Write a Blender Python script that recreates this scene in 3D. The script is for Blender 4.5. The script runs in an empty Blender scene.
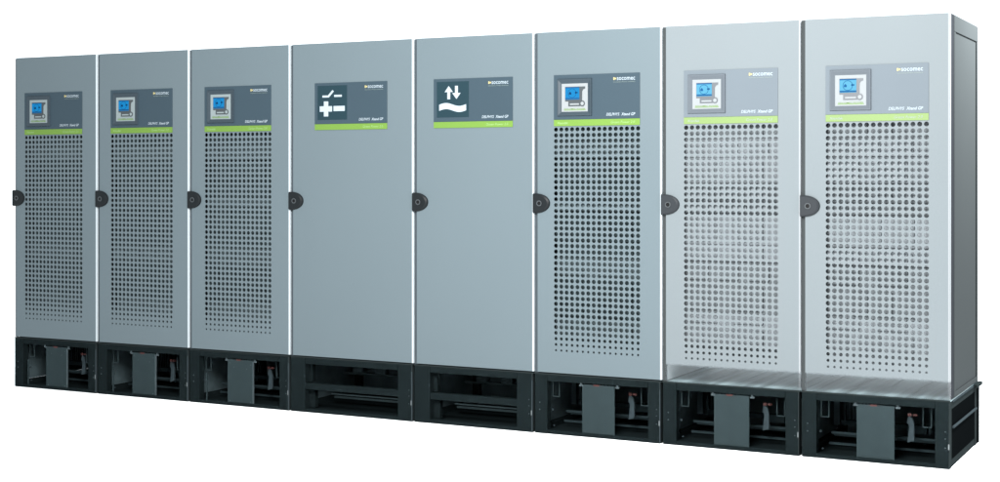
import bpy, bmesh, math, random
from mathutils import Vector
random.seed(4)
scene = bpy.context.scene
COL = scene.collection
PH = 0.343            # plinth height
BH = 1.932            # cabinet height
DEPTH = 0.78
EDGES = [-6.306, -5.553, -4.776, -3.984, -3.095, -2.300, -1.525, -0.755, 0.002]

# ------------------------------------------------------------------ materials
def new_mat(name):
    m = bpy.data.materials.new(name); m.use_nodes = True
    nt = m.node_tree
    return m, nt, nt.nodes['Principled BSDF'], nt.nodes['Material Output']

def paint(name, col, rough=0.5, spec=0.3, metal=0.0, var=0.06, scale=3.0, bump=0.0, bscale=900):
    m, nt, p, out = new_mat(name)
    N = nt.nodes; L = nt.links
    p.inputs['Roughness'].default_value = rough
    p.inputs['Specular IOR Level'].default_value = spec
    p.inputs['Metallic'].default_value = metal
    tc = N.new('ShaderNodeTexCoord')
    nz = N.new('ShaderNodeTexNoise'); nz.inputs['Scale'].default_value = scale; nz.inputs['Detail'].default_value = 5
    L.new(tc.outputs['Object'], nz.inputs['Vector'])
    mx = N.new('ShaderNodeMix'); mx.data_type = 'RGBA'
    mx.inputs['A'].default_value = (*[c*(1-var) for c in col], 1)
    mx.inputs['B'].default_value = (*[c*(1+var) for c in col], 1)
    L.new(nz.outputs['Fac'], mx.inputs['Factor'])
    L.new(mx.outputs['Result'], p.inputs['Base Color'])
    if bump:
        n2 = N.new('ShaderNodeTexNoise'); n2.inputs['Scale'].default_value = bscale
        L.new(tc.outputs['Object'], n2.inputs['Vector'])
        b = N.new('ShaderNodeBump'); b.inputs['Strength'].default_value = bump; b.inputs['Distance'].default_value = 0.001
        L.new(n2.outputs['Fac'], b.inputs['Height']); L.new(b.outputs['Normal'], p.inputs['Normal'])
    return m

def see_through(m, fac, tint=(1, 1, 1), z0=None, z1=None):
    """mix the surface with clear transmission; with z0,z1 only its low band (a faded, glass-like lower skirt)"""
    nt = m.node_tree; N = nt.nodes; L = nt.links
    out = nt.nodes['Material Output']; p = nt.nodes['Principled BSDF']
    t = N.new('ShaderNodeBsdfTransparent'); t.inputs['Color'].default_value = (*tint, 1)
    mix = N.new('ShaderNodeMixShader')
    L.new(p.outputs[0], mix.inputs[1]); L.new(t.outputs[0], mix.inputs[2]); L.new(mix.outputs[0], out.inputs['Surface'])
    if z0 is None:
        mix.inputs[0].default_value = fac
    else:
        g = N.new('ShaderNodeNewGeometry'); s = N.new('ShaderNodeSeparateXYZ'); r = N.new('ShaderNodeMapRange')
        L.new(g.outputs['Position'], s.inputs[0]); L.new(s.outputs['Z'], r.inputs['Value'])
        r.inputs['From Min'].default_value = z0; r.inputs['From Max'].default_value = z1
        r.inputs['To Min'].default_value = fac; r.inputs['To Max'].default_value = 0
        L.new(r.outputs[0], mix.inputs[0])
    return m

M = {}
M['door'] = paint('grey_powder_coat', (0.0525, 0.0685, 0.0765), 0.45, 0.12, var=0.035, scale=1.3, bump=0.05)
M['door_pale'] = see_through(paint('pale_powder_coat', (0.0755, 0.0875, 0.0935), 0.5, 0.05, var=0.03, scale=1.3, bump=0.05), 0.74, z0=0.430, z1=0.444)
M['carcass'] = paint('carcass_grey', (0.024, 0.031, 0.036), 0.5, 0.1)
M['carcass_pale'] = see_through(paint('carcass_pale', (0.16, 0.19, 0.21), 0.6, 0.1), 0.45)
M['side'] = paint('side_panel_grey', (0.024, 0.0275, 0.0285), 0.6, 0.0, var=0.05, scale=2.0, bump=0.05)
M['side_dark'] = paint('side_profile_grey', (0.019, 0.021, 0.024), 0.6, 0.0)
M['trim'] = paint('edge_highlight_paint', (0.21, 0.235, 0.25), 0.4, 0.15, var=0.02)  # highlight along the door's edge bend, painted as a pale colour
M['trim_pale'] = see_through(paint('pale_edge_highlight_paint', (0.125, 0.135, 0.143), 0.45, 0.1, var=0.02), 0.66, z0=0.430, z1=0.444)
M['lock'] = paint('black_plastic', (0.0040, 0.0052, 0.0060), 0.45, 0.08, var=0.1)
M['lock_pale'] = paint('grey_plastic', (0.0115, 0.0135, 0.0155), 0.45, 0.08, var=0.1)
M['barrel'] = paint('lock_barrel', (0.002, 0.0022, 0.0025), 0.4, 0.1)
M['barrel_ring'] = paint('lock_ring', (0.03, 0.035, 0.038), 0.35, 0.3, metal=0.3)
M['panel'] = paint('slate_blue_film', (0.0165, 0.0270, 0.0350), 0.5, 0.08, var=0.05)
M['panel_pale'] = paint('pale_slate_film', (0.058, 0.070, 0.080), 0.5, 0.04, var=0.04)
M['bezel'] = paint('slate_bezel', (0.0135, 0.021, 0.027), 0.45, 0.15)
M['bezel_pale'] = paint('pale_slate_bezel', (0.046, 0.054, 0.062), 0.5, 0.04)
M['tile'] = paint('deep_teal_tile', (0.0050, 0.0145, 0.0195), 0.45, 0.1)
M['green'] = paint('green_strip', (0.058, 0.108, 0.018), 0.5, 0.12, var=0.04)
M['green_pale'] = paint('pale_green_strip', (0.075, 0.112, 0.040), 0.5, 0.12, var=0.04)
M['white'] = paint('white_ink', (0.17, 0.20, 0.22), 0.5, 0.1, var=0.02)
M['dimwhite'] = paint('thin_white_ink', (0.11, 0.135, 0.12), 0.5, 0.1, var=0.02)
M['greenink'] = paint('pale_green_ink', (0.11, 0.18, 0.07), 0.5, 0.1, var=0.02)
M['amber'] = paint('amber_ink', (0.19, 0.165, 0.08), 0.5, 0.1, var=0.02)
M['screen_white'] = paint('white_keypad_film', (0.115, 0.125, 0.130), 0.5, 0.04, var=0.02)
M['screen_grey'] = paint('grey_keypad_film', (0.10, 0.12, 0.124), 0.4, 0.15, var=0.02)
M['keypad'] = paint('grey_keypad', (0.026, 0.031, 0.034), 0.5, 0.05)
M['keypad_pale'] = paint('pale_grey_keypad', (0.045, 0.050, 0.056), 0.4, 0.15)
def lit(name, base, e):
    m = paint(name, base, 0.25, 0.4)
    p = m.node_tree.nodes['Principled BSDF']; p.inputs['Roughness'].default_value = 0.6; p.inputs['Specular IOR Level'].default_value = 0.03
    p.inputs['Emission Color'].default_value = (*e, 1); p.inputs['Emission Strength'].default_value = 1
    return m
M['lcd'] = lit('lit_blue_display', (0.002, 0.025, 0.05), (0.0, 0.16, 0.42))
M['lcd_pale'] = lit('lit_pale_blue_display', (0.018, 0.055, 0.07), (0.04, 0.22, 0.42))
M['lcd_dark'] = paint('display_icon_blue', (0.002, 0.012, 0.035), 0.6, 0.0)
M['lcd_bar'] = paint('display_bar_blue', (0.005, 0.030, 0.075), 0.6, 0.0)
M['plinth'] = paint('plinth_dark_paint', (0.0098, 0.0128, 0.0133), 0.6, 0.0, var=0.12, scale=6)
M['plinth_edge'] = paint('plinth_pale_edge', (0.018, 0.024, 0.027), 0.6, 0.0, var=0.2, scale=20)  # lighter, mottled version of the plinth paint
M['inside'] = paint('plinth_inside', (0.04, 0.05, 0.052), 0.6, 0.0, var=0.3, scale=8)
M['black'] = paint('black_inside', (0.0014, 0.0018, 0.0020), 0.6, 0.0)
M['bay'] = paint('bay_lining_hazed', (0.075, 0.092, 0.096), 0.6, 0.0, var=0.5, scale=9)  # lightened to stand in for the milky haze of the window
M['bar'] = paint('bay_steelwork', (0.020, 0.027, 0.029), 0.6, 0.0, var=0.3, scale=12)
M['cover'] = paint('grey_cover_plate', (0.030, 0.0385, 0.040), 0.6, 0.0, var=0.15, scale=10)
M['steel'] = paint('zinc_steel', (0.06, 0.07, 0.073), 0.4, 0.2, var=0.3, scale=30)
M['tag'] = paint('pale_plastic', (0.036, 0.044, 0.048), 0.5, 0.02, var=0.2, scale=30)
M['red'] = paint('red_plastic', (0.07, 0.016, 0.013), 0.5, 0.3)
M['module'] = paint('dark_module', (0.022, 0.032, 0.035), 0.5, 0.05, var=0.3, scale=7)
M['module2'] = paint('module_grey', (0.045, 0.060, 0.065), 0.5, 0.05, var=0.3, scale=7)
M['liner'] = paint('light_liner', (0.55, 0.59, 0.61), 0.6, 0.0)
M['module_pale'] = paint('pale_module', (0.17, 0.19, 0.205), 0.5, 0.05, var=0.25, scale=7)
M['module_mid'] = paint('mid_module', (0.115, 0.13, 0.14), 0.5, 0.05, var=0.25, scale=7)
# smoked window: tinted clear sheet; its haze is put into the bay lining's colour
M['smoke'] = paint('smoked_window', (0.01, 0.017, 0.019), 0.4, 0.0)
_nt = M['smoke'].node_tree; _t = _nt.nodes.new('ShaderNodeBsdfTransparent'); _t.inputs['Color'].default_value = (0.80, 0.83, 0.84, 1)
_nt.links.new(_t.outputs[0], _nt.nodes['Material Output'].inputs['Surface'])
# plinth lid: sheet with lighter and darker lengthwise bands
def lid_mat():
    m = paint('banded_sheet_lid', (0.10, 0.12, 0.127), 0.5, 0.08)
    nt = m.node_tree; N = nt.nodes; L = nt.links; p = N['Principled BSDF']
    g = N.new('ShaderNodeNewGeometry'); mp = N.new('ShaderNodeMapping'); mp.inputs['Scale'].default_value = (8, 0.3, 0)
    nz = N.new('ShaderNodeTexNoise'); nz.inputs['Scale'].default_value = 1.0; nz.inputs['Detail'].default_value = 2; nz.inputs['Roughness'].default_value = 0.6
    cr = N.new('ShaderNodeValToRGB')
    cr.color_ramp.elements[0].position = 0.44; cr.color_ramp.elements[0].color = (0.060, 0.092, 0.100, 1)
    cr.color_ramp.elements[1].position = 0.60; cr.color_ramp.elements[1].color = (0.22, 0.30, 0.32, 1)
    L.new(g.outputs['Position'], mp.inputs['Vector']); L.new(mp.outputs[0], nz.inputs['Vector'])
    L.new(nz.outputs['Fac'], cr.inputs[0]); L.new(cr.outputs[0], p.inputs['Base Color'])
    return m
M['lid'] = lid_mat()
M['floor'] = paint('white_floor', (0.95, 0.95, 0.95), 0.9, 0.0, var=0.0)

# ------------------------------------------------------------------ mesh helpers
class MB:
    def __init__(s): s.v = []; s.f = []; s.m = []
    def face(s, pts, mi=0):
        b = len(s.v); s.v += [tuple(p) for p in pts]; s.f.append(tuple(range(b, b+len(pts)))); s.m.append(mi)
    def box(s, x0, x1, y0, y1, z0, z1, mi=0, bev=0.0):
        b = len(s.v)
        if bev <= 0:
            s.v += [(x, y, z) for z in (z0, z1) for y in (y0, y1) for x in (x0, x1)]
            for f in ((0, 2, 3, 1), (4, 5, 7, 6), (0, 1, 5, 4), (2, 6, 7, 3), (0, 4, 6, 2), (1, 3, 7, 5)):
                s.f.append(tuple(b+i for i in f)); s.m.append(mi)
            return
        bm = bmesh.new(); r = bmesh.ops.create_cube(bm, size=1)
        for v in bm.verts:
            v.co = Vector(((x0+x1)/2+v.co.x*(x1-x0), (y0+y1)/2+v.co.y*(y1-y0), (z0+z1)/2+v.co.z*(z1-z0)))
        bmesh.ops.bevel(bm, geom=bm.edges[:], offset=bev, segments=2, affect='EDGES', profile=0.5)
        bm.verts.index_update()
        s.v += [tuple(v.co) for v in bm.verts]
        for f in bm.faces: s.f.append(tuple(b+v.index for v in f.verts)); s.m.append(mi)
        bm.free()
    def prism(s, poly, y0, y1, mi=0):
        """poly in (x,z), front face at y0 (nearer the viewer)"""
        n = len(poly); b = len(s.v)
        s.v += [(x, y0, z) for x, z in poly] + [(x, y1, z) for x, z in poly]
        s.f.append(tuple(b+i for i in range(n))); s.m.append(mi)
        s.f.append(tuple(b+n+i for i in reversed(range(n)))); s.m.append(mi)
        for i in range(n):
            j = (i+1) % n
            s.f.append((b+i, b+n+i, b+n+j, b+j)); s.m.append(mi)
    def disc(s, cx, cz, r, y0, y1, n=20, mi=0):
        s.prism([(cx+r*math.cos(2*math.pi*i/n), cz+r*math.sin(2*math.pi*i/n)) for i in range(n)], y0, y1, mi)
    def ring(s, cx, cz, r0, r1, y0, y1, n=24, mi=0):
        for i in range(n):
            a, c = 2*math.pi*i/n, 2*math.pi*(i+1)/n
            P = lambda r, t, y: (cx+r*math.cos(t), y, cz+r*math.sin(t))
            s.face([P(r0, a, y0), P(r1, a, y0), P(r1, c, y0), P(r0, c, y0)], mi)
            s.face([P(r1, a, y0), P(r1, a, y1), P(r1, c, y1), P(r1, c, y0)], mi)
            s.face([P(r0, a, y0), P(r0, c, y0), P(r0, c, y1), P(r0, a, y1)], mi)
    def build(s, name, mats, parent=None, smooth=False):
        me = bpy.data.meshes.new(name); me.from_pydata(s.v, [], s.f)
        if not isinstance(mats, (list, tuple)): mats = [mats]
        for m in mats: me.materials.append(m)
        if len(mats) > 1: me.polygons.foreach_set('material_index', s.m)
        bm = bmesh.new(); bm.from_mesh(me)
        bmesh.ops.remove_doubles(bm, verts=bm.verts, dist=1e-6)
        bmesh.ops.recalc_face_normals(bm, faces=bm.faces); bm.to_mesh(me); bm.free()
        if smooth:
            for p in me.polygons: p.use_smooth = True
        o = bpy.data.objects.new(name, me); COL.objects.link(o)
        if parent: o.parent = parent
        return o

def thing(name, label, cat, loc, group):
    o = bpy.data.objects.new(name, None); COL.objects.link(o)
    o.empty_display_size = 0.2; o.location = loc
    o['label'] = label; o['category'] = cat; o['group'] = group
    return o

def text_faces(mb, body, x0, x1, z0, z1, y, shear=0.0, bold=0.0, right=False, mi=0):
    """lay a line of lettering into the box x0..x1, z0..z1 (cap height) on the plane y"""
    cu = bpy.data.curves.new('tmp_text', 'FONT'); cu.body = body; cu.resolution_u = 2
    cu.shear = shear; cu.offset = bold; cu.fill_mode = 'FRONT'
    o = bpy.data.objects.new('tmp_text', cu); COL.objects.link(o)
    dg = bpy.context.evaluated_depsgraph_get()
    me = bpy.data.meshes.new_from_object(o.evaluated_get(dg))
    xs = [v.co.x for v in me.vertices]; ax, bx = min(xs), max(xs)
    cap = 0.70 if any(c.isupper() for c in body) else 0.52
    sx = (x1-x0)/(bx-ax); sz = (z1-z0)/cap
    b = len(mb.v)
    mb.v += [(x0+(v.co.x-ax)*sx, y, z0+v.co.y*sz) for v in me.vertices]
    for p in me.polygons:
        mb.f.append(tuple(b+i for i in p.vertices)); mb.m.append(mi)
    bpy.data.objects.remove(o); bpy.data.meshes.remove(me); bpy.data.curves.remove(cu)

# ------------------------------------------------------------------ cabinet
HX, HZ, NC, NR = 0.03315, 0.0328, 16, 39
def perforated(mb, px, w_, z_top, xl, xr, zb, zt, y=0.0):
    """door sheet xl..xr, zb..zt with a hole field whose left edge is px and whose first row sits below z_top"""
    x0 = px+0.012-HX/2; z1 = z_top-0.0015; z0 = z1-NR*HZ; x1 = x0+NC*HX
    K = 16
    for (a, b, c, d) in ((xl, x0, zb, zt), (x1, xr, zb, zt), (x0, x1, zb, z0), (x0, x1, z1, zt)):
        mb.face([(a, y, c), (b, y, c), (b, y, d), (a, y, d)])
    for r in range(NR):
        k = NR-1-r                      # rows counted from the bottom
        rad = min(0.0124, 0.0062+k*0.0016)
        for c in range(NC):
            cx = x0+(c+.5)*HX; cz = z1-(r+.5)*HZ; b = len(mb.v)
            for i in range(K):
                t = 2*math.pi*(i+.5)/K; q = max(abs(math.cos(t)), abs(math.sin(t)))
                # outer ring on the cell border, snapped so that corners are corners
                mb.v.append((cx+HX/2*max(-1, min(1, math.cos(t)/q)), y, cz+HZ/2*max(-1, min(1, math.sin(t)/q))))
            for i in range(K):
                t = 2*math.pi*(i+.5)/K
                mb.v.append((cx+rad*math.cos(t), y, cz+rad*math.sin(t)))
            for i in range(K):
                t = 2*math.pi*(i+.5)/K
                mb.v.append((cx+rad*math.cos(t), y+0.006, cz+rad*math.sin(t)))
            for i in range(K):
                j = (i+1) % K
                if i % 4 == 1:     # this span contains a cell corner (45, 135 ... degrees)
                    sx = 1 if i in (1, 13) else -1; sz = 1 if i < 8 else -1
                    mb.v.append((cx+sx*HX/2, y, cz+sz*HZ/2)); n = len(mb.v)-1
                    mb.f.append((b+i, n, b+j, b+K+j, b+K+i))
                else:
                    mb.f.append((b+i, b+j, b+K+j, b+K+i))
                mb.m.append(0)
                mb.f.append((b+K+i, b+K+j, b+2*K+j, b+2*K+i)); mb.m.append(0)

def cabinet(i, kind, label):
    xa, xb = EDGES[i], EDGES[i+1]; w = xb-xa
    pale = i >= 6; last = i == 7
    S = '_pale' if pale else ''
    nm = 'power_cabinet' if kind == 'vent' else 'switching_cabinet'
    root = thing(nm, label, 'cabinet', (xa, 0, PH), 'grey cabinets in the row')
    left, right, top = 0.023, w-0.0105, BH
    pnx = {0: .103, 1: .122, 2: .129, 3: .187, 4: .140, 5: .126, 6: .127, 7: .131}[i]; pw = 0.521
    zg0, zg1, zp = 1.742-PH, 1.778-PH, 2.030-PH
    # door sheet
    d = MB()
    zb = 0.006 if not pale else 0.002
    if kind == 'vent': perforated(d, pnx, pw, zg0-0.001, left, right, zb, top)
    else: d.face([(left, 0, zb), (right, 0, zb), (right, 0, top), (left, 0, top)])
    t = 0.024
    d.face([(left, 0, zb), (left, t, zb), (left, t, top), (left, 0, top)])
    d.face([(left, 0, top), (right, 0, top), (right, t, top), (left, t, top)])
    d.face([(left, 0, zb), (right, 0, zb), (right, t, zb), (left, t, zb)])
    door = d.build('door', M['door'+S], root)
    # rounded closing edge of the door; its highlight is painted as paler colour
    e = MB(); R = 0.0075; pr = [(right, 0)]
    for k in range(7):
        a = math.pi/2*k/6; pr.append((right+0.002+R*math.sin(a), R-R*math.cos(a)))
    pr.append((right+0.002+R, t))
    for k in range(len(pr)-1):
        (x0, y0), (x1, y1) = pr[k], pr[k+1]
        e.face([(x0, y0, zb), (x1, y1, zb), (x1, y1, top), (x0, y0, top)])
    e.face([(x, y, top) for x, y in pr]+[(right, t, top)])
    e.build('highlit_edge', M['trim'+S], door, smooth=False)
    # carcass
    c = MB(); y0 = t+0.001
    cz0 = 0.0 if not pale else 0.12  # unseen back panel of pale units raised to let light onto the lid
    if not last:
        c.box(w-0.012, w, y0, DEPTH, 0.002, top-0.004) if i != 6 else None
    if i == 5: pass
    if i not in (7,): c.box(0, 0.014, y0, DEPTH-0.0125, 0.002, top-0.004)
    else: c.box(0, 0.014, y0, 0.05, 0.002, top-0.004)
    c.box(0.0145, w-0.0125, DEPTH-0.012, DEPTH, cz0, top-0.004)
    if pale:
        c.build('carcass', M['liner'], root)
    else: c.build('carcass', M['carcass'], root)
    r = MB(); r.box(0.0005, w-0.0005, y0+0.0, DEPTH, top-0.0035, top, bev=0)
    r.build('roof', M['carcass'+S] if not last else M['side'], root)
    # left jamb seen in the gap beside the door
    j = MB(); j.box(0.001, left-0.002, 0.014, t, 0.0, top-0.003); j.build('jamb', M['carcass'] if not pale else M['side'], root)
    if last:
        s = MB(); s.box(w-0.006, w-0.002, 0.05, DEPTH, 0.002, top-0.0045)
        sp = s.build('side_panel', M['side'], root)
        b = MB()
        b.box(w-0.0015, w+0.004, 0.085, DEPTH, top-0.085, top-0.004, bev=0.002)      # top border
        b.box(w-0.0015, w+0.004, 0.085, 0.125, 0.03, top-0.0855, bev=0.002)
        b.box(w-0.0015, w+0.004, DEPTH-0.035, DEPTH, 0.03, top-0.0855, bev=0.002)
        b.box(w-0.0015, w+0.004, 0.085, DEPTH, 0.004, 0.0295, bev=0.002)
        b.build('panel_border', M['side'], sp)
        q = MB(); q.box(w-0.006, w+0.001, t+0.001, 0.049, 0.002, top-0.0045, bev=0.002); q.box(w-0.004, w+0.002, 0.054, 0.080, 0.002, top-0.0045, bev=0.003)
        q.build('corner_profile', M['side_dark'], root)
    # what sits behind the perforation
    if kind == 'vent':
        z = zg0+0.02; k = 0; rg = random.Random(20+i)
        mods = [0.10, 0.10, 0.14, 0.10, 0.06, 0.17, 0.09, 0.12, 0.16, 0.07, 0.11, 0.09]
        for h in mods:
            if z-h < 0.114: h = z-0.114
            if h < 0.03: break
            if pale: mat = [M['module_mid'], M['module_pale'], M['module_pale'], M['module_mid']][k % 4]
            else: mat = M['module2'] if (k % 3 == 1) else M['module']
            g = MB(); dep = 0.035+rg.random()*0.04; hh = z
            xr_ = w-(0.10 if pale else 0.12)
            g.box(0.11, xr_, dep, dep+0.25, z-h+0.001, z-0.001, bev=0.001)
            n = rg.choice([2, 3, 4])
            for q in range(n):
                fx = 0.13+(xr_-0.16)*q/n
                g.box(fx, fx+(xr_-0.2)/n*0.7, dep-0.012, dep+0.002, z-h+0.018, z-0.016, bev=0.002)
            g.build('inner_module', mat, root)
            z -= h; k += 1
        g = MB(); g.box(w-0.095, w-0.075, 0.05, 0.4, 0.16, zg0-0.01); g.build('inner_post', M['module_mid'] if pale else M['module'], root)
    # lock
    lz = 1.306-PH
    lk = MB(); n = 22; a = 0.098; h = 0.056
    prof = [(0.004+a*math.sin(math.pi*q/n)**0.85, -h*math.cos(math.pi*q/n)) for q in range(n+1)]
    prof = [(-0.002, -h)]+[(x, z) for x, z in prof]+[(-0.002, h)]
    lo = []
    for sc, yy in ((1.0, -0.001), (0.97, -0.010), (0.86, -0.015)):
        lo.append([(0.002+(x-0.002)*sc, yy, lz+z*sc) for x, z in prof])
    for s_ in range(2):
        for q in range(len(prof)):
            u = (q+1) % len(prof)
            lk.face([lo[s_][q], lo[s_][u], lo[s_+1][u], lo[s_+1][q]])
    lk.face(lo[2])
    lock = lk.build('lock_plate', M['lock'+S], root)
    br = MB(); br.ring(0.040, lz, 0.011, 0.016, -0.0185, -0.012); br.build('lock_ring', M['barrel_ring'], lock)
    kb = MB(); kb.disc(0.040, lz, 0.0105, -0.0170, -0.010); kb.build('key_barrel', M['barrel'], lock)
    # printed front panel
    P = MB(); P.box(pnx, pnx+pw, -0.0035, -0.0002, zg1+0.0005, zp, bev=0.001)
    panel = P.build('front_panel', M['panel'+S], root)
    g = MB(); g.box(pnx, pnx+pw, -0.0037, -0.0002, zg0, zg1, bev=0.001)
    strip = g.build('green_strip', M['green'+S], root)
    yy = -0.0045; X = lambda v: pnx+v; ZZ = lambda v: v-PH
    tx = MB(); text_faces(tx, 'socomec', X(0.386), X(0.493), ZZ(1.9915), ZZ(2.0095), yy, bold=0.004)
    tx.build('maker_lettering', M['white'], panel)
    tx = MB(); text_faces(tx, 'Innovative Power Solutions', X(0.365), X(0.493), ZZ(1.980), ZZ(1.9845), yy)
    tx.build('motto_lettering', M['dimwhite'], panel)
    am = MB(); am.box(X(0.364), X(0.372), yy, yy+0.0008, ZZ(1.993), ZZ(2.008)); am.box(X(0.374), X(0.382), yy, yy+0.0008, ZZ(1.996), ZZ(2.005))
    am.build('maker_mark', M['amber'], panel)
    tx = MB(); text_faces(tx, 'DELPHYS', X(0.322), X(0.401), ZZ(1.796), ZZ(1.8115), yy, shear=0.25, bold=0.006)
    text_faces(tx, 'Xtend GP', X(0.411), X(0.494), ZZ(1.796), ZZ(1.8115), yy, shear=0.25, bold=0.014)
    tx.build('model_lettering', M['white'], panel)
    tx = MB(); text_faces(tx, 'Green Power 2.0', X(0.350), X(0.492), ZZ(1.753), ZZ(1.767), yy, shear=0.2, bold=0.004)
    tx.build('strip_lettering', M['greenink'] if not pale else M['dimwhite'], strip)
    if kind == 'vent':
        tx = MB(); text_faces(tx, 'Xtendak', X(0.020), X(0.090), ZZ(1.753), ZZ(1.766), yy, shear=0.2, bold=0.012)
        tx.build('name_lettering', M['greenink'] if not pale else M['dimwhite'], strip)
    if kind == 'vent':
        # recessed bezel: four sloping faces round the keypad film
        o = (X(0.022), X(0.236), ZZ(1.797), ZZ(2.008)); n_ = (X(0.050), X(0.210), ZZ(1.822), ZZ(1.980))
        b = MB(); yo, yi = -0.0065, -0.0042
        om = (o[0]+.008, o[1]-.008, o[2]+.008, o[3]-.008); ni = (n_[0]-.004, n_[1]+.004, n_[2]-.004, n_[3]+.004)
        rings = [(o, -0.0036), ((o[0]+.003, o[1]-.003, o[2]+.003, o[3]-.003), -0.011), (om, -0.011), (ni, -0.0050), (n_, -0.0050)]
        cs = lambda r, y: [(r[0], y, r[2]), (r[1], y, r[2]), (r[1], y, r[3]), (r[0], y, r[3])]
        for q in range(4):
            A, B = cs(*rings[q]), cs(*rings[q+1])
            for u in range(4): v = (u+1) % 4; b.face([A[u], A[v], B[v], B[u]])
        bz = b.build('screen_bezel', M['bezel'+S], panel)
        f = MB(); f.box(n_[0], n_[1], -0.0062, -0.0036, n_[2], n_[3], bev=0.0006)
        f.build('keypad_film', M['screen_grey'] if i < 3 else M['screen_white'], panel)
        y2 = -0.0075
        kp = MB()
        kp.prism([(X(.072), ZZ(1.880)), (X(.176), ZZ(1.880)), (X(.177), ZZ(1.935)), (X(.183), ZZ(1.946)), (X(.195), ZZ(1.951)), (X(.195), ZZ(1.962)), (X(.072), ZZ(1.962))], y2, y2+.0012)
        kp.prism([(X(.092), ZZ(1.852)), (X(.165), ZZ(1.852)), (X(.165), ZZ(1.8798)), (X(.092), ZZ(1.8798))], y2, y2+.0012)
        kp.ring(X(.177), ZZ(1.867), 0.0105, 0.0165, y2-.001, y2+.0012)
        kp.build('keypad', M['keypad'+S], panel)
        kk = MB(); kk.box(X(.102), X(.158), y2-.0008, y2-.0001, ZZ(1.860), ZZ(1.868)); kk.disc(X(.177), ZZ(1.867), 0.0100, y2-.0004, y2+.0012)
        kk.build('keypad_button', M['screen_grey'] if i < 3 else M['screen_white'], panel)
        lc = MB(); lc.box(X(.074), X(.160), y2-.0012, y2-.0001, ZZ(1.890), ZZ(1.958)); lc.build('display', M['lcd'+S], panel)
        ic = MB(); y3 = y2-.0018
        ic.prism([(X(.096), ZZ(1.918)), (X(.111), ZZ(1.918)), (X(.111), ZZ(1.927)), (X(.1035), ZZ(1.935)), (X(.096), ZZ(1.927))], y3, y3+.0004)
        ic.build('display_icon', M['lcd_dark'] if not pale else M['lcd_bar'], panel); ic = MB()
        ic.prism([(X(.132), ZZ(1.928)), (X(.139), ZZ(1.921)), (X(.139), ZZ(1.925)), (X(.150), ZZ(1.925)), (X(.150), ZZ(1.932)), (X(.139), ZZ(1.932)), (X(.139), ZZ(1.936))], y3, y3+.0004)
        ic.build('display_icon', M['lcd_dark'] if not pale else M['lcd_bar'], panel)
        ib = MB(); ib.box(X(.074), X(.160), y3, y3+.0004, ZZ(1.954), ZZ(1.960)); ib.box(X(.074), X(.160), y3, y3+.0004, ZZ(1.892), ZZ(1.900)); ib.ring(X(.116), ZZ(1.926), .0235, .026, y3, y3+.0003)
        ib.build('display_bar', M['lcd_bar'], panel)
        gl = MB(); text_faces(gl, 'SOCOMEC POWER', X(.066), X(.196), ZZ(1.834), ZZ(1.841), y2, bold=0.01)
        gl.box(X(.064), X(.198), y2+.0004, y2+.0008, ZZ(1.8295), ZZ(1.8325)) 
        gl.build('keypad_lettering', M['green'], panel)
    else:
        tl = MB(); ta, tb = X(0.022), X(0.236)
        tl.box(ta, tb, -0.0048, -0.0036, ZZ(1.804), ZZ(2.013), bev=0.0004); tl.build('symbol_tile', M['tile'], panel)
        sy = MB(); y2 = -0.0062; y3 = y2+.001
        G = lambda u, v: (ta+(tb-ta)*u, ZZ(1.804)+0.209*v)
        if kind == 'breaker':
            sy.prism([G(.17, .655), G(.39, .655), G(.56, .83), G(.515, .87), G(.36, .715), G(.17, .715)], y2, y3)
            sy.prism([G(.57, .665), G(.83, .665), G(.83, .725), G(.57, .725)], y2, y3)
            pl = [(.08, .24), (.22, .24), (.22, .10), (.37, .10), (.37, .24), (.50, .24), (.50, .40), (.37, .40), (.37, .54), (.22, .54), (.22, .40), (.08, .40)]
            sy.prism([G(*p) for p in pl], y2, y3)
            sy.prism([G(.55, .25), G(.93, .25), G(.93, .40), G(.55, .40)], y2, y3)
        else:
            up = lambda cx, s_: [(cx-.045, .5+s_*(-.01)), (cx+.045, .5+s_*(-.01)), (cx+.045, .5+s_*.19), (cx+.13, .5+s_*.19), (cx, .5+s_*.36), (cx-.13, .5+s_*.19), (cx-.045, .5+s_*.19)]
            sy.prism([G(u, v+.02) for u, v in up(.38, 1)], y2, y3)
            sy.prism([G(u, v+.33-.5+.53) for u, v in [(a_, b_+.37-.36) for a_, b_ in up(.62, -1)]], y2, y3)
            N_ = 20; lo_, hi = [], []
            for q in range(N_+1):
                u = .08+.84*q/N_; s_ = .045*math.sin((u-.08)/.84*2*math.pi)
                hi.append(G(u, .36+s_)); lo_.append(G(u, .19+s_))
            sy.prism(lo_+hi[::-1], y2, y3)
        sy.build('symbol', M['white'], panel)
    return root

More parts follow.
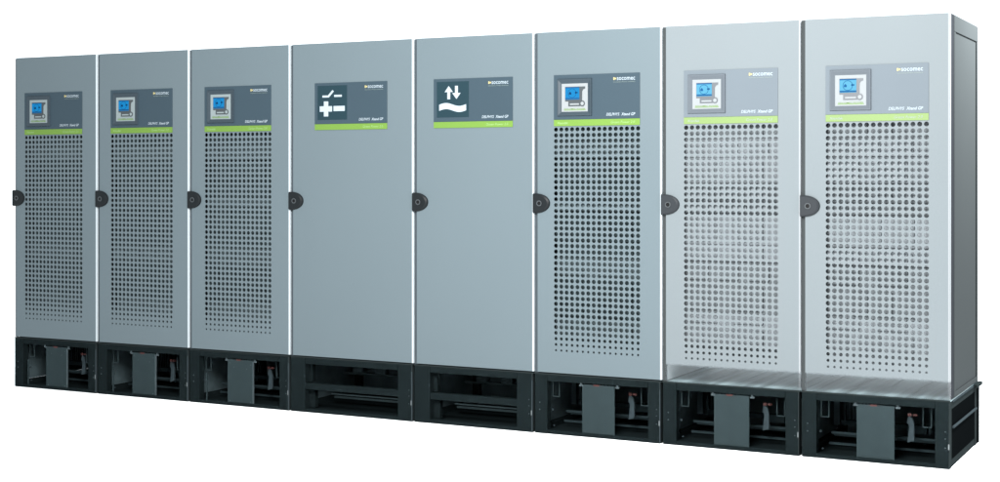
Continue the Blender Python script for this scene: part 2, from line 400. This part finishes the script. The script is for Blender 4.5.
# ------------------------------------------------------------------ plinth
def plinth(i, kind, label):
    xa, xb = EDGES[i], EDGES[i+1]; w = xb-xa; h = PH-0.002; last = i == 7
    D = 0.78
    root = thing('base_plinth', label, 'plinth', (xa, 0, 0), 'dark plinths under the cabinets')
    f = MB(); y0 = 0.006; g = 0.004
    pl = 0.076 if kind == 'vent' else 0.105
    pr = 0.072 if kind == 'vent' else 0.100
    L, Rr = g, w-(g if last else 0.012)
    f.box(L, L+pl, y0, y0+0.05, 0, h-0.006, bev=0.002)
    f.box(Rr-pr, Rr, y0, y0+0.05, 0, h-0.006, bev=0.002)
    f.box(L, L+0.05, D-0.05, D, 0, h-0.006); f.box(Rr-0.05, Rr, D-0.05, D, 0, h-0.006)
    f.box(L+pl+.0005, Rr-pr-.0005, y0+0.001, y0+0.05, h-0.042, h-0.006, bev=0.002)   # top rail
    f.box(L+pl, Rr-pr, y0+0.002, y0+0.05, 0.0, 0.022, bev=0.002)   # foot rail
    f.box(L+.003, L+0.038, y0+0.051, D-0.051, h-0.05, h-0.007); f.box(Rr-0.038, Rr-.003, y0+0.051, D-0.051, h-0.05, h-0.007)
    f.box(L+.003, L+0.038, y0+0.051, D-0.051, 0, 0.04); f.box(Rr-0.038, Rr-.003, y0+0.051, D-0.051, 0, 0.04)
    f.build('frame', M['plinth'], root)
    s = MB()
    if last:
        s.box(Rr-0.004, Rr-0.001, y0+0.055, D-0.055, 0.041, h-0.051)
    else: s.box(Rr-0.004, Rr-0.001, y0+0.055, D-0.055, 0.041, h-0.051)
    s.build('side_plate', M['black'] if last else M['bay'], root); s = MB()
    s.box(L+0.001, L+0.004, y0+0.055, D-0.055, 0.041, h-0.051)
    sp = s.build('side_plate', M['bay'], root)
    if last:
        q = MB(); q.box(Rr-0.0005, Rr+0.010, y0+0.06, D-0.03, 0.196, 0.206, bev=0.002)
        q.build('side_ledge', M['plinth_edge'], root)
        q = MB(); q.box(Rr-0.02, Rr+0.022, D-0.10, 0.846, h-0.022, h-0.004, bev=0.003); q.box(Rr-0.01, Rr+0.006, 0.8355, 0.845, 0.0, h-0.0225, bev=0.002)
        q.build('rear_corner_bracket', M['plinth'], root)
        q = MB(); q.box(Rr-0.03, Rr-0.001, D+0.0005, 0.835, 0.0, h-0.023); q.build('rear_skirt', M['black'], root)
        q = MB(); q.box(Rr-0.004, Rr+0.004, y0+0.07, D-0.11, h-0.016, h-0.006, bev=0.001); q.build('lid_lip', M['plinth_edge'], root)
    # rim line between the units
    e = MB(); e.box(Rr-0.004, Rr+0.001, 0.0, 0.012, 0.004, h-0.045, bev=0.0015); e.build('edge_strip', M['plinth'] if i in (6, 7) else M['plinth_edge'], root)
    rm = MB(); rm.box(0.003, w-0.003, 0.002, 0.0135, h-0.0055, h+0.001, bev=0.001); rm.build('front_rim', M['plinth'], root)
    lid = MB(); lid.box(0.002, w-0.002, 0.014, D, h-0.005, h, bev=0.0)
    for k in range(5):
        xx = 0.06+k*(w-0.12)/4
        lid.box(xx-0.006, xx+0.006, 0.03, D-0.03, h+0.0002, h+0.0015)
    lid.build('lid', M['lid'] if i >= 6 else M['inside'], root)
    fl = MB(); fl.box(0.01, w-0.01, 0.03, D-0.02, 0.004, 0.010); fl.build('floor_plate', M['plinth'], root)
    bk = MB(); bk.box(L+.052, Rr-.052, D-0.02, D-0.012, 0.012, h-0.012); bk.build('rear_plate', M['bay'], root)
    # smoked front window over everything
    wd = MB(); wd.box(L+0.001, Rr-0.005, 0.0, 0.003, 0.003, h-0.008, bev=0.001)
    wd.build('smoked_window', M['smoke'], root)
    def screw(mb, x, z, y=0.0045, r=0.0035): mb.disc(x, z, r, y-0.001, y+0.002, 10)
    sc = MB()
    if kind == 'vent':
        a, b = 0.287*w/0.757, 0.479*w/0.757
        c = MB(); c.box(a, b, 0.012, 0.018, 0.004, 0.293, bev=0.002)
        cp = c.build('cover_plate', M['cover'], root)
        ps = MB()
        for (u, v) in ((a+.02, .27), (b-.02, .265), (a+.05, .245), (b-.05, .238), (a+.02, .03), (b-.02, .03)): ps.disc(u, v, .0032, .0108, .013, 10)
        ps.build('plate_screw', M['steel'] if i < 3 else M['inside'], cp)
        if i < 3:
            q = MB(); q.box(b-0.004, b+0.004, 0.010, 0.020, 0.004, 0.285, bev=0.001); q.build('plate_edge', M['steel'], cp)
            q = MB(); q.box(a-0.17, a-0.163, 0.012, 0.02, 0.004, 0.19, bev=0.001); q.build('inner_post', M['cover'], root)
        hg = MB()
        for xx in (a-0.016, b+0.006):
            hg.box(xx, xx+0.024, 0.008, 0.011, 0.282, 0.292, bev=0.001); hg.box(xx+0.007, xx+0.015, 0.007, 0.012, 0.292, 0.303, bev=0.001)
        hg.build('hinge', M['steel'], cp)
        rd = MB(); rd.box(a+0.07, a+0.105, 0.009, 0.0115, 0.286, 0.296, bev=0.001); rd.build('red_clip', M['red'], cp)
        # connector with its tag, in the right-hand bay
        cx = 0.535*w/0.757
        tg = MB(); tg.prism([(cx-.010, .100), (cx+.024, .112), (cx+.024, .190), (cx+.016, .222), (cx-.002, .240), (cx-.012, .205), (cx+.000, .185)], 0.10, 0.112)
        tgo = tg.build('cable_tag', M['tag'], root)
        rc = MB(); rc.box(cx-.006, cx+.014, .09, .10, .236, .252, bev=.003); rc.box(cx+.020, cx+.040, .09, .11, .238, .250, bev=.003); rc.build('red_connector', M['red'], tgo)
        bf = MB()
        for (u0, u1, v0, v1) in ((pl+.014, pl+.058, .205, .300), (w-pr-.075, w-pr-.030, .190, .288)):
            bf.box(u0, u0+.004, .058, .064, v0, v1); bf.box(u1-.004, u1, .058, .064, v0, v1); bf.box(u0+.0045, u1-.0045, .058, .064, v0, v0+.004)
            bf.build('bay_bracket', M['cover'], root); bf = MB()
        # rear uprights, crossbars and tubes
        rr = MB()
        rr.box(pl+0.02, pl+0.05, 0.30, 0.33, 0.13, 0.30); rr.box(pl+0.075, pl+0.082, 0.30, 0.31, 0.13, 0.30)
        rr.box(w-pr-0.075, w-pr-0.068, 0.22, 0.23, 0.13, 0.30); rr.box(w-pr-0.03, w-pr-0.01, 0.22, 0.25, 0.02, 0.30)
        rr.box(pl+0.02, w-pr-0.02, 0.34, 0.37, 0.125, 0.150); rr.box(pl+0.02, w-pr-0.02, 0.20, 0.21, 0.040, 0.052)
        for k in range(9): rr.box(pl+0.05+k*0.02, pl+0.056+k*0.02, 0.38, 0.39, 0.15, 0.29)
        rr.box(b+0.01, w-pr-0.10, 0.28, 0.32, 0.12, 0.16)
        rr.build('rear_frame', M['bar'], root)
        tb = MB()
        for k, (zz, yy2) in enumerate(((0.095, .20), (0.075, .26), (0.115, .42))): tb.box(pl+.03, w-pr-.03, yy2, yy2+.018, zz, zz+.014, bev=.004)
        tb.build('cross_bar', M['bar'], root)
        sb = MB(); sb.disc(pl+0.012, 0.130, 0.0055, 0.06, 0.07, 12); sb.disc(pl+0.022, 0.040, 0.004, 0.06, 0.07, 12)
        sb.build('bolt', M['tag'], root)
        for zz in (0.135, 0.175): screw(sc, L+0.030, zz)
    else:
        m = MB(); a, b = pl+L, w-pr-g
        m.box(a, b, 0.012, 0.05, 0.140, 0.180, bev=0.002); m.build('middle_rail', M['plinth'], root)
        st = MB(); st.box(a-0.002, a+0.022, 0.056, 0.09, 0.184, 0.296); st.box(a-0.002, a+0.04, 0.056, 0.09, 0.024, 0.136); st.box(b-0.03, b+0.0, 0.056, 0.09, 0.024, 0.136)
        st.build('opening_reveal', M['plinth'], root)
        rr = MB()
        rr.box(a+0.02, b-0.02, 0.40, 0.43, 0.19, 0.205); rr.box(a+0.02, b-0.02, 0.30, 0.32, 0.05, 0.062); rr.box(a+0.05, b-0.05, 0.22, 0.23, 0.085, 0.092)
        for k in range(3): rr.box(a+0.12+k*0.17, a+0.20+k*0.17, 0.35, 0.40, 0.21, 0.25, bev=0.01)
        rr.build('rear_frame', M['cover'], root)
        sb = MB(); sb.box(a-0.006, a+0.000, 0.0045, 0.0058, 0.215, 0.232); sb.build('catch', M['tag'], root)
    for zz in (0.105, 0.150, 0.185): screw(sc, Rr-0.022, zz, r=0.003)
    sc.build('screw', M['steel'], root)
    br = MB(); br.box(Rr-0.007, Rr-0.0005, -0.0015, 0.010, 0.098, 0.125, bev=0.001); br.build('coupling_clip', M['steel'], root)
    return root

cab = [
 ('vent', 'grey perforated cabinet at the far left end of the row, narrowest in view and darkest'),
 ('vent', 'grey perforated cabinet second from the left end, between two like it'),
 ('vent', 'grey perforated cabinet directly left of the plain door with the plus and minus symbol'),
 ('breaker', 'plain grey cabinet without holes, panel showing switch, plus and minus symbols'),
 ('wave', 'plain grey cabinet without holes, panel showing two arrows over a wave'),
 ('vent', 'grey perforated cabinet directly right of the plain door with arrows and wave'),
 ('vent', 'pale faded perforated cabinet second from the right end, between a grey and a pale one'),
 ('vent', 'pale faded perforated cabinet at the right end, its grey side wall in view'),
]
for i, (k, l) in enumerate(cab): cabinet(i, k, l)
pls = [
 'dark plinth under the leftmost perforated cabinet, at the far left end',
 'dark plinth with grey cover plate under the second perforated cabinet from the left',
 'dark plinth with cover plate under the perforated cabinet left of the plus and minus door',
 'dark plinth with two long openings under the plus and minus symbol cabinet',
 'dark plinth with two long openings under the arrows and wave cabinet',
 'dark plinth with grey cover plate under the grey cabinet right of the arrows door',
 'dark plinth showing its lid under the pale cabinet second from the right end',
 'dark plinth at the right end, black side wall with a ledge and its lid showing',
]
for i, l in enumerate(pls): plinth(i, 'vent' if cab[i][0] == 'vent' else 'plain', l)

# ------------------------------------------------------------------ floor
fm = MB(); fm.face([(-150, -150, -0.001), (150, -150, -0.001), (150, 150, -0.001), (-150, 150, -0.001)])
fo = fm.build('floor', M['floor']); fo['kind'] = 'structure'; fo['label'] = 'seamless white studio floor'

# ------------------------------------------------------------------ light
wd = bpy.data.worlds.new('World'); scene.world = wd; wd.use_nodes = True
bg = wd.node_tree.nodes['Background']; bg.inputs['Color'].default_value = (0.93, 1.0, 1.04, 1); bg.inputs['Strength'].default_value = 1.7
def area(name, loc, target, size, power, col=(1, 1, 1)):
    l = bpy.data.lights.new(name, 'AREA'); l.energy = power; l.size = size; l.color = col; l.shape = 'SQUARE'
    o = bpy.data.objects.new(name, l); COL.objects.link(o); o.location = loc
    o.rotation_euler = (Vector(target)-Vector(loc)).to_track_quat('-Z', 'Y').to_euler()
    return o
area('key_softbox', (-0.9, -4.5, 3.7), (-1.7, 0, 1.6), 2.0, 1270, (1.0, 0.985, 0.97))
area('side_softbox', (1.1, 0.9, 3.3), (0.0, 0.45, 2.0), 0.5, 580)

# ------------------------------------------------------------------ camera
cd = bpy.data.cameras.new('camera'); co = bpy.data.objects.new('camera', cd); COL.objects.link(co)
cd.sensor_width = 36; cd.lens = 1.476*36; cd.shift_y = -(241-174)/1000; cd.clip_end = 1000
co.location = (1.371, -7.551, PH+1.129)
co.rotation_euler = (math.radians(90), 0, math.radians(27.246))
scene.camera = co
scene.view_settings.view_transform = 'Standard'; scene.view_settings.look = 'None'
scene.view_settings.exposure = 0; scene.view_settings.gamma = 1
scene.cycles.use_adaptive_sampling = False; scene.cycles.use_denoising = True; scene.cycles.denoising_prefilter = 'ACCURATE'
scene.cycles.max_bounces = 10; scene.cycles.transparent_max_bounces = 16
